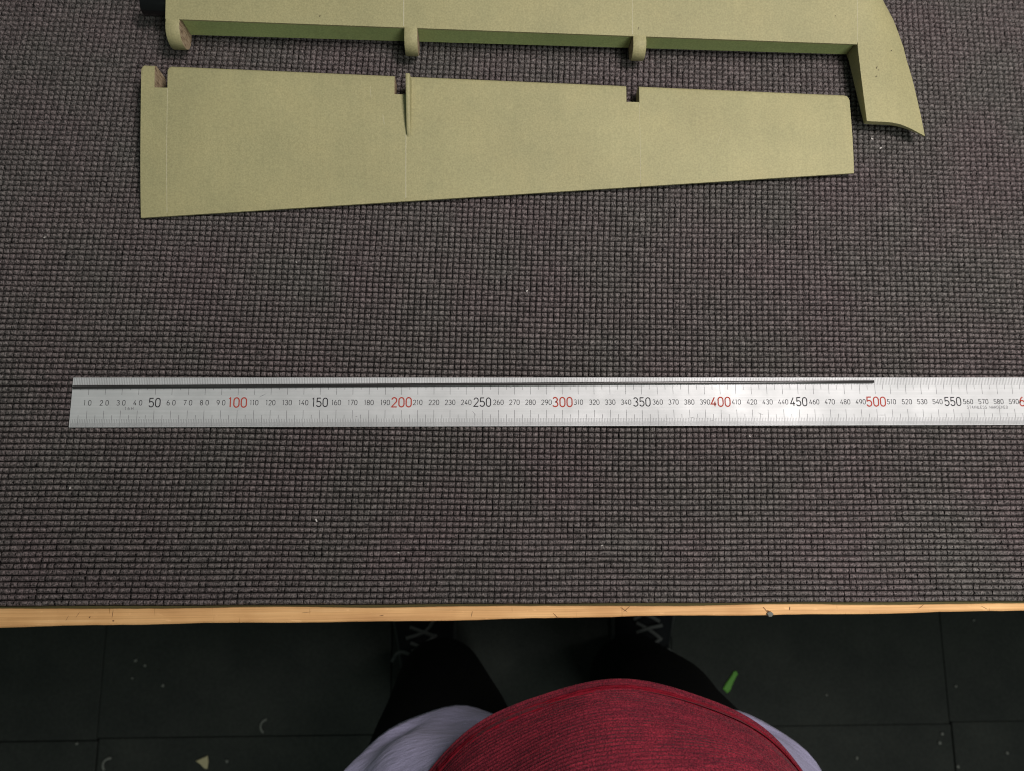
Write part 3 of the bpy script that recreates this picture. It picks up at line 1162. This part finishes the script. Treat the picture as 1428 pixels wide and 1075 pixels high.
# shoes
def shoe(cx_, cy_, yaw):
    L = 0.285
    prof = [(0.0, 0.030, 0.060), (0.04, 0.036, 0.085), (0.10, 0.037, 0.095), (0.16, 0.041, 0.075), (0.21, 0.047, 0.056), (0.25, 0.043, 0.046), (0.275, 0.030, 0.038), (0.285, 0.012, 0.030)]
    secs, sole = [], []
    m = 20
    ca, sa = math.cos(yaw), math.sin(yaw)

    def W2(x, y, z):
        y -= 0.10
        return (cx_ + x * ca - y * sa, cy_ + x * sa + y * ca, FZ + 0.0005 + z)
    prof = [(a_, b_ * 1.18, c_) for a_, b_, c_ in prof]
    for (yy, hw, ht) in prof:
        ring = []
        for q in range(m):
            th = 2 * math.pi * q / m
            c, s_ = math.cos(th), math.sin(th)
            ring.append(W2(hw * math.copysign(abs(c) ** 0.8, c), yy, 0.022 + (ht - 0.022) * max(0, s_) if s_ >= 0 else 0.022 + 0.008 * s_))
        secs.append(ring)
    v, f = loft(secs)
    up = mesh_obj("shoe", v, f, M_SHOE, None, True)
    sub = up.modifiers.new("sub", 'SUBSURF')
    sub.levels = sub.render_levels = 1
    tlocal(up, person)
    outl = [(-hw - 0.004, yy) for yy, hw, _ in prof] + [(hw + 0.004, yy) for yy, hw, _ in reversed(prof)]
    v, f = loft([[W2(x * .97, y, 0.0) for x, y in outl], [W2(x, y, 0.006) for x, y in outl], [W2(x, y, 0.020) for x, y in outl], [W2(x * .96, y, 0.024) for x, y in outl]])
    so = mesh_obj("sole", v, f, M_SOLE)
    so.parent = up
    # laces: crossing bands and a loose bow
    def zt(yy):
        for (a, b) in zip(prof, prof[1:]):
            if yy <= b[0]:
                return a[2] + (b[2] - a[2]) * (yy - a[0]) / (b[0] - a[0])
        return 0.05
    lines = []
    for k in range(4):
        ya = 0.115 + 0.022 * k
        jj = lambda: random.uniform(-.005, .005)
        lines.append([(-.024 + jj(), ya + jj()), (jj(), ya + 0.010 + jj()), (.024 + jj(), ya + 0.022 + jj())])
        lines.append([(.022 + jj(), ya + jj()), (jj(), ya + 0.010 + jj()), (-.022 + jj(), ya + 0.016 + jj())])
    lines.append([(0, .112), (-.018, .122), (-.034, .118), (-.040, .104), (-.026, .098), (0, .110)])
    lines.append([(0, .112), (.018, .120), (.036, .112), (.038, .098), (.022, .097), (0, .110)])
    lines.append([(0, .111), (.012, .130), (.034, .142), (.050, .126)])
    lines.append([(0, .112), (-.020, .134), (-.044, .140), (-.056, .122)])
    lines.append([(0, .111), (.010, .090), (.030, .078), (.046, .080)])
    lines.append([(0, .111), (-.012, .092), (-.034, .086), (-.050, .074)])
    for li in lines:
        P = [Vector(W2(x, y, zt(y) * (1 - 0.18 * (abs(x) / 0.04) ** 2) + 0.004 + 0.003 * random.random())) for x, y in li]
        dense = P
        for _ in range(2):
            nd_ = [dense[0]]
            for a, b in zip(dense, dense[1:]):
                nd_ += [a.lerp(b, .25), a.lerp(b, .75)]
            dense = nd_ + [dense[-1]]
        secs = []
        for i, p in enumerate(dense):
            d = (dense[min(i + 1, len(dense) - 1)] - dense[max(i - 1, 0)]).normalized()
            s_ = d.cross(Vector((0, 0, 1))).normalized()
            u_ = s_.cross(d)
            secs.append([tuple(p + s_ * 0.0030 * math.cos(t) + u_ * 0.0014 * math.sin(t)) for t in (0, 1.05, 2.09, 3.14, 4.19, 5.24)])
        v, f = loft(secs)
        la = mesh_obj("lace", v, f, M_LACE, None, True)
        la.parent = up


shoe(0.158, -0.315, 0.10)
shoe(0.522, -0.318, -0.12)
bpy.context.view_layer.update()
